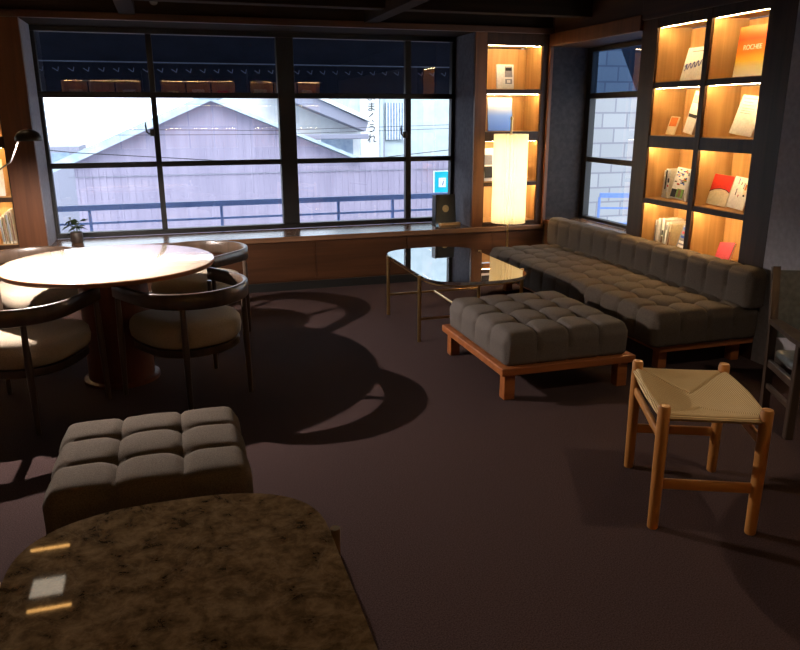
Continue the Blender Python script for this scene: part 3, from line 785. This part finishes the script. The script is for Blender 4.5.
# ------------------------------------------------------------------ lamps
LX, LY, LZ = -.700, 4.46, 1.375
t = thing('reading_lamp', 'black dome reading lamp reaching over the left side of the round table', 'lamp', (LX, LY, 0))
MB().lathe([(.066, LZ-.004), (.068, LZ), (.066, LZ+.018), (.056, LZ+.036), (.036, LZ+.05), (.014, LZ+.056), (0, LZ+.057), ], 40).build('lamp_shade', M['black'], t, True, 60)
MB().lathe([(0, LZ-.0035), (.064, LZ-.0035)], 40).build('diffuser', M['diffuser'], t)
MB().poly_tube([(-.03, .01, LZ+.045), (-.11, .03, 1.26), (-.50, .2, 1.02)], .0045).build('arm', M['ceilspot'], t, True)
MB().tube((-.50, .2, .02), (-.50, .2, 1.04), .011).build('pole', M['black'], t, True)
MB().lathe([(0, 0), (.13, 0), (.13, .014), (.12, .02), (0, .02)], 40, (-.50, .2, 0)).build('base', M['black'], t, True, 50)

t = thing('floor_lamp', 'tall floor lamp with a glowing pleated white cylinder shade in the corner', 'floor lamp', (2.935, 6.13, 0))
def shade():
    bm = bmesh.new(); n = 64; r0, r1 = .155, .132; z0, z1 = .552, 1.335
    A = []; B = []
    for i in range(n):
        a = 2*math.pi*i/n; r = r0 if i % 2 else r1
        A.append(bm.verts.new((r*math.cos(a), r*math.sin(a), z0))); B.append(bm.verts.new((r*.985*math.cos(a), r*.985*math.sin(a), z1)))
    for i in range(n): bm.faces.new((A[i], A[(i+1) % n], B[(i+1) % n], B[i]))
    m = MB(); m.bm.free(); m.bm = bm; return m
sm = bpy.data.materials.new('pleated_paper'); sm.use_nodes = True; nt = sm.node_tree; nt.nodes.remove(nt.nodes['Principled BSDF'])
tr = N(nt, 'ShaderNodeBsdfTranslucent'); tr.inputs[0].default_value = (.85, .74, .5, 1); df = N(nt, 'ShaderNodeBsdfDiffuse'); df.inputs[0].default_value = (.7, .62, .45, 1)
mx = N(nt, 'ShaderNodeMixShader'); mx.inputs[0].default_value = .35; nt.links.new(tr.outputs[0], mx.inputs[1]); nt.links.new(df.outputs[0], mx.inputs[2]); nt.links.new(mx.outputs[0], nt.nodes['Material Output'].inputs[0])
shade().build('lamp_shade', sm, t)
MB().tube((0, 0, .02), (0, 0, 1.46), .009).build('pole', M['brass'], t, True)
MB().lathe([(0, 1.455), (.012, 1.455), (.014, 1.47), (.008, 1.485), (0, 1.487)], 20).build('finial', M['brass'], t, True)
MB().lathe([(0, 0), (.12, 0), (.12, .012), (.11, .02), (0, .022)], 40).build('base', M['black'], t, True, 50)
for i in range(3):
    a = R(120*i+20)
    MB().tube((0, 0, .60), (.153*math.cos(a), .153*math.sin(a), .60), .003, n=8).build('spoke', M['brass'], t)

# ceiling spot fitting
t = thing('ceiling_spotlight', 'small grey spotlight fitting under the ceiling above the window', 'spotlight', (.01, 6.20, ZC))
MB().box((-.03, -.03, -.02), (.03, .03, 0), bev=.004).build('mount', M['ceilspot'], t)
MB().tube((0, 0, -.02), (0, 0, -.08), .008).build('stem', M['ceilspot'], t)
MB().tube((0, .03, -.085), (-.01, -.06, -.15), .026, .03, 20).build('head', M['ceilspot'], t, True)
t = thing('ceiling_light_slot', 'thin glowing light slot in the ceiling near the corner', 'ceiling light', (2.95, 6.05, ZC))
MB().box((-.2, -.02, -.012), (.2, .02, 0), bev=.002).build('housing', M['ceilspot'], t)
MB().box((-.19, -.012, -.014), (.19, .012, -.0125)).build('diffuser', emit('slot_glow', (1, .75, .45), 2), t)

t = thing('ceiling_panel_light', 'square white ceiling light panel mirrored in the marble tabletop', 'ceiling light', (-1.0, 4.74, ZC))
MB().box((-.12, -.14, -.016), (.12, .14, 0), bev=.003).build('housing', M['ceilspot'], t)
MB().box((-.10, -.10, -.018), (.10, .10, -.0165)).build('diffuser', emit('panel_glow', (1, .86, .66), 2.6), t)
for y, lab in ((5.24, 'warm light slot in the ceiling nearer the window'), (4.50, 'warm light slot in the ceiling farther from the window')):
    t = thing('ceiling_light_slot', lab, 'ceiling light', (-1.05 if y > 5 else -.96, y, ZC))
    MB().box((-.17, -.02, -.012), (.17, .02, 0), bev=.002).build('housing', M['ceilspot'], t)
    MB().box((-.13, -.012, -.014), (.13, .012, -.0125)).build('diffuser', emit('warm_slot_glow', (1, .5, .14), 12), t)

# ------------------------------------------------------------------ small things on the sill
t = thing('potted_plant', 'small dark potted plant with thin drooping leaves on the sill', 'plant', (-.775, 6.62, ZS))
MB().lathe([(0, 0), (.042, 0), (.048, .01), (.05, .085), (.046, .09), (.043, .08), (0, .078)], 32).build('pot', M['potclay'], t, True, 50)
rr = random.Random(4); st = MB(); lf = MB()
for k in range(5):
    a = rr.uniform(0, 6.28); top = Vector((math.cos(a)*.05, math.sin(a)*.035, .135+.05*rr.random()))
    st.poly_tube([(math.cos(a)*.008, math.sin(a)*.008, .075), (top.x*.5, top.y*.5, .11), top], .002, 5)
    for j in range(7):
        b = rr.uniform(0, 6.28); L = rr.uniform(.06, .095); dz = rr.uniform(-.055, .02)
        e = top+Vector((math.cos(b)*L, math.sin(b)*L, dz)); mid = (top+e)/2+Vector((0, 0, .012)); sd = Vector((-math.sin(b), math.cos(b), 0))*.012
        lf.quad(top, mid+sd, e, mid-sd)
st.build('stem', M['leaf'], t); lf.build('foliage', M['leaf'], t)

t = thing('display_card', 'dark slate display card with a gold round emblem at the right end of the sill', 'sign', (2.515, 6.62, ZS), R(4))
o = MB().box((-.105, 0, .02), (.105, .006, .29), bev=.001, rot=Matrix.Rotation(R(-7), 4, 'X'), piv=(0, 0, .02)).build('card', M['slate'], t)
MB().box((-.11, .0, .0), (-.104, .085, .285), bev=.001).build('side_flap', M['black'], t)
MB().box((-.07, -.035, 0), (.14, .02, .022), bev=.003).build('wooden_foot', wood('card_foot_wood', (.55, .33, .14), (.66, .42, .2), 'x'), t)
em = MB().lathe([(0, -.002), (.031, -.002), (.034, 0), (.031, .002), (0, .002)], 32)
for v in em.bm.verts: v.co = Vector((v.co.x, -v.co.z, v.co.y))
em.bm.verts.ensure_lookup_table()
o = em.build('emblem', M['gold'], t, True)
o.data.transform(Matrix.Translation((.0, -.0035+.017, .155)) @ Matrix.Rotation(R(-7), 4, 'X'))

# ------------------------------------------------------------------ outside
struct(MB().box((-40, 7.1, -3.2), (40, 60, -3.0)).build('street_ground', M['ground']), 'grey street below the window', 'ground')
# awning over the window
t = thing('awning', 'dark navy awning hanging outside across the top of the long window', 'awning', (.9, 8.3, 2.0))
MB().prism([(.0, .012), (-1.22, .70), (-1.22, .72), (.0, .032)], -4.2, 2.55, 'x').build('canopy', M['navy'], t)
MB().box((-4.2, -.01, -.31), (2.55, .01, .02)).build('valance', M['navy'], t)
MB().tube((-4.2, -.02, .02), (2.55, -.02, .02), .007, n=10).build('front_bar', M['lacing'], t, True)
lc = MB()
for i in range(46):
    x = -4.0+i*.14
    lc.tube((x, -.022, -.045), (x+.045, -.022, -.075), .0035, n=6).tube((x+.045, -.022, -.075), (x+.055, -.022, -.035), .0035, n=6)
lc.build('lacing', M['lacing'], t)
MB().quad((-4.2, -1.25, -.05), (-4.2, .0, -.31), (-4.2, .0, .02), (-4.2, -1.25, .75)).build('end_flap', M['navy'], t)
MB().quad((2.55, -1.25, -.05), (2.55, .0, -.31), (2.55, .0, .02), (2.55, -1.25, .75)).build('end_flap', M['navy'], t)
# balcony railing in front of the window
def railing(name, label, p0, p1, zt, n, x_posts=None):
    p0 = Vector(p0); p1 = Vector(p1); L = (p1-p0).length; a = math.atan2(p1.y-p0.y, p1.x-p0.x)
    t = thing(name, label, 'railing', (p0.x, p0.y, 0), a)
    MB().box((0, -.02, zt-.055), (L, .02, zt), bev=.004).build('top_rail', M['steel'], t)
    MB().box((0, -.012, zt-.19), (L, .012, zt-.168), bev=.003).build('middle_rail', M['steel'], t)
    MB().box((0, -.012, zt-.37), (L, .012, zt-.348), bev=.003).build('lower_rail', M['steel'], t)
    for x in (x_posts or [L*i/(n-1) for i in range(n)]):
        MB().box((x-.014, -.014, -.6), (x+.014, .014, zt-.05), bev=.002).build('post', M['steel'], t)
    return t
railing('steel_railing', 'blue painted steel railing outside the long window', (-2.4, 7.8, 0), (3.9, 7.8, 0), .66, 0, [.02, 1.0, 1.63, 2.89, 4.12, 4.73, 5.9])
railing('side_railing', 'short blue steel railing outside the narrow side window', (4.90, 7.75, 0), (6.1, 7.25, 0), .60, 4)
struct(MB().box((XL, YG+.06, -.75), (4.6, 7.95, -.6)).build('balcony_slab', M['ground']), 'balcony slab outside the window', 'balcony')
# gabled corrugated house
t = thing('gabled_house', 'lilac corrugated metal house with a gabled roof across the street', 'house', (.81, 14, 0))
pk, ev, xl, xr = 1.75, .72, -2.36, 2.55
MB().prism([(xl, -3), (9, -3), (9, .70), (xr, .70), (0, pk), (xl, .76)], 0, .2, 'y').build('gable_wall', M['corr'], t)
cr = MB()
for i in range(96):
    x = xl+.03+i*.115
    zt = pk-(pk-.76)*(-x)/(-xl) if x < 0 else (pk-(pk-.70)*x/xr if x < xr else .70)
    cr.box((x-.012, -.02, -3), (x+.012, .002, zt-.02))
o = cr.build('corrugation', M['corr'], t); o['kind'] = 'stuff'
def slope(x0, z0, x1, z1, th=.12, y0=-.25, y1=2.0): return MB().prism([(x0, z0), (x1, z1), (x1, z1+th), (x0, z0+th)], y0, y1, 'y')
slope(xl-.35, .76-.20, 0, pk, .15).build('roof_slope', M['rooftile'], t); slope(0, pk, xr+.15, .66, .06).build('roof_slope', M['rooftile'], t)
MB().box((-.22, -.28, pk+.02), (.22, 2.0, pk+.2), bev=.04).build('roof_ridge', M['rooftile'], t)
MB().box((xl-.1, -.03, .47), (9, -.01, .482)).build('flashing', M['eave'], t)
# white house behind on the right
t = thing('white_house', 'white house with a grey overhanging eave behind the corrugated roof', 'house', (3.0, 17, 0))
MB().prism([(-1.9, -3), (1.30, -3), (1.30, 1.12), (.6, 1.55), (-1.9, 2.7)], 0, 2.2, 'y').build('wall', M['whitewall'], t)
MB().prism([(-.95, 2.02), (1.26, 1.15), (1.32, 1.34), (-.9, 2.32)], -.7, -.05, 'y').build('eave', M['eave'], t)
MB().prism([(-.95, 2.34), (1.36, 1.35), (1.38, 1.43), (-.95, 2.44)], -.8, 2.2, 'y').build('roof_edge', M['whitewall'], t)
MB().box((-1.2, -.75, .99), (1.32, -.6, 1.10), bev=.02).build('gutter', M['eave'], t)
MB().box((.28, -.05, .5), (1.25, .02, 1.0)).build('window_frame', M['whitewall'], t)
MB().box((.38, -.06, .6), (1.12, -.045, .98)).build('window_pane', M['winblue'], t)
MB().box((.2, -.2, .50), (1.3, -.02, .60)).build('window_ledge', M['whitewall'], t)
# pale building with a vertical shop sign
t = thing('pale_building', 'pale blue building with barred window and a vertical Japanese shop sign', 'building', (5.15, 20, 0))
MB().box((-.35, 0, -3), (5.2, 3, 6)).build('wall', M['creamwall'], t)
MB().box((-.08, -.12, -.4), (.42, 0, 4.2)).build('sign_board', M['whitewall'], t)
text_part('よ\nま\nく\nう\nれ', .275, M['ink'], t, 'sign_lettering', Matrix.Translation((.21, -.13, 1.42)) @ Matrix.Rotation(R(90), 4, 'X'), depth=.004)
MB().box((.62, -.1, .85), (1.15, -.02, 1.82)).build('window_pane', M['winblue'], t)
wg = MB()
for i in range(7): wg.box((.63+i*.08, -.13, .85), (.65+i*.08, -.1, 1.82))
wg.build('window_bars', M['whitewall'], t)
MB().tube((.46, -.08, -3), (.52, -.08, 5), .06, n=10).build('drain_pipe', M['creamwall'], t)
MB().box((.34, -.1, .3), (.58, -.02, .9)).build('meter_box', M['eave'], t)
t = thing('far_building', 'far pale tower block at the left side of the corrugated house', 'building', (-3.0, 22, 0))
MB().box((-.3, 0, -3), (.75, 2, .70)).build('wall', M['eave'], t)
MB().box((.05, -.03, .2), (.5, 0, .55)).build('window_pane', M['winblue'], t)
MB().box((1.55, .2, -3), (2.2, 2, .92)).build('annex', M['creamwall'], t)
t = thing('roof_house', 'distant house with a small window above the right roof slope', 'house', (3.2, 24, 0))
MB().box((-1.1, 0, -3), (-.3, 2, 3.0)).build('wall', M['whitewall'], t)
MB().box((-.98, -.03, 1.9), (-.45, 0, 2.7)).build('window_pane', M['winblue'], t)
# overhead wires
for i, (za, zb, y, lab) in enumerate(((1.36, 1.28, 11.5, 'upper thin overhead wire crossing the sky at the left'), (1.27, 1.22, 11.6, 'lower thin overhead wire crossing the sky at the left'))):
    tag(MB().poly_tube([(-5, y, za), (-2, y, za-.03), (1.5, y, zb), (5, y, zb+.08)], .004, 6).build('hanging_wire', M['wire']), lab, 'wire', 'wires across the street')
tag(MB().poly_tube([(-1.8, 9.2, 1.20), (-1.0, 9.2, 1.10), (1.3, 9.2, .93), (2.6, 9.2, .98), (4.2, 9.2, 1.12)], .005, 6).build('hanging_wire', M['wire']), 'dark wire sagging low across the right part of the window', 'wire', 'wires across the street')
# cyan sign outside, right end of the window
t = thing('street_sign', 'cyan street sign with a white square symbol seen through the right window end', 'sign', (3.007, 8.05, 0))
MB().prism([(-.105, .64), (.105, .64), (.105, .845), (.070, .885), (-.105, .885)], 0, .02, 'y').build('border', M['cyanwhite'], t)
MB().prism([(-.094, .64), (.094, .64), (.094, .840), (.064, .874), (-.094, .874)], -.006, 0, 'y').build('panel', M['cyan'], t)
MB().box((-.048, -.012, .70), (.038, -.006, .805)).build('symbol_field', M['cyanwhite'], t)
text_part('i', .105, M['blueink'], t, 'symbol', Matrix.Translation((-.005, -.014, .752)) @ Matrix.Rotation(R(90), 4, 'X'), shear=.3)
MB().tube((0, .03, -.6), (0, .03, .87), .012, n=10).build('post', M['steel'], t)
# painted block wall beyond the side window
struct(MB().prism([(4.75, -3), (7.2, -3), (7.2, -3), (7.2, 1.2), (6.0, 1.55), (5.35, 2.75), (4.75, 2.75)], 0, .2, 'y').build('wall_outside', M['block']), 'white painted block wall outside the side window', 'wall')
bpy.data.objects['wall_outside'].location = (0, 8.6, 0)
tag(MB().box((5.2, 9.2, 1.0), (9.5, 9.4, 4.5)).build('dark_building', M['darkroof']), 'dark building behind the white block wall', 'building')

# ------------------------------------------------------------------ lights, world, camera
def light(name, kind, loc, energy, color, **kw):
    l = bpy.data.lights.new(name, kind); l.energy = energy; l.color = color
    for k, v in kw.items(): setattr(l, k, v)
    o = bpy.data.objects.new(name, l); C.objects.link(o); o.location = loc; return o
light('reading_lamp_light', 'SPOT', (LX, LY, LZ-.006), 430, (1, .86, .77), spot_size=R(172), spot_blend=.25, shadow_soft_size=.012)
for z in (.70, .95, 1.18): light('floor_lamp_bulb', 'POINT', (2.935, 6.13, z), 8.5, (1, .78, .52), shadow_soft_size=.035)
light('ceiling_downlight_lamp', 'SPOT', (2.5, 1.6, 2.40), 52, (1, .80, .58), spot_size=R(105), spot_blend=.5, shadow_soft_size=.03)
o = light('sun', 'SUN', (0, 0, 20), 1.6, (1, .96, .92), angle=R(25)); o.rotation_euler = (R(50), 0, R(-9))

w = bpy.data.worlds.new('sky'); sc.world = w; w.use_nodes = True; nt = w.node_tree
bg_ = nt.nodes['Background']; tc = N(nt, 'ShaderNodeTexCoord'); nz = N(nt, 'ShaderNodeTexNoise'); nz.inputs['Scale'].default_value = 2.2; nz.inputs['Detail'].default_value = 5
rp = N(nt, 'ShaderNodeValToRGB'); e = rp.color_ramp.elements; e[0].position = .35; e[0].color = (.70, .84, 1, 1); e[1].position = .65; e[1].color = (.90, .95, 1, 1)
nt.links.new(tc.outputs['Generated'], nz.inputs['Vector']); nt.links.new(nz.outputs[0], rp.inputs[0]); nt.links.new(rp.outputs[0], bg_.inputs[0]); bg_.inputs[1].default_value = 5.2

F = 733.6; yaw, pitch, roll = .3001, .2788, -.0025
fw = Vector((math.sin(yaw)*math.cos(pitch), math.cos(yaw)*math.cos(pitch), -math.sin(pitch)))
rt = Vector((math.cos(yaw), -math.sin(yaw), 0)); up = rt.cross(fw)
r2 = rt*math.cos(roll)+up*math.sin(roll); u2 = -rt*math.sin(roll)+up*math.cos(roll)
cam = bpy.data.cameras.new('camera'); co = bpy.data.objects.new('camera', cam); C.objects.link(co)
cam.sensor_width = 36; cam.sensor_fit = 'HORIZONTAL'; cam.lens = 36*F/800; cam.clip_start = .05; cam.clip_end = 200
m = Matrix.Identity(4)
for i in range(3): m[i][0] = r2[i]; m[i][1] = u2[i]; m[i][2] = -fw[i]
m.translation = Vector((0, 0, 1.5)); co.matrix_world = m
sc.camera = co
sc.view_settings.view_transform = 'Standard'; sc.view_settings.look = 'None'; sc.view_settings.exposure = 0
try:
    sc.cycles.use_denoising = True; sc.cycles.max_bounces = 8; sc.cycles.transparent_max_bounces = 12; sc.cycles.sample_clamp_indirect = 4
except Exception: pass
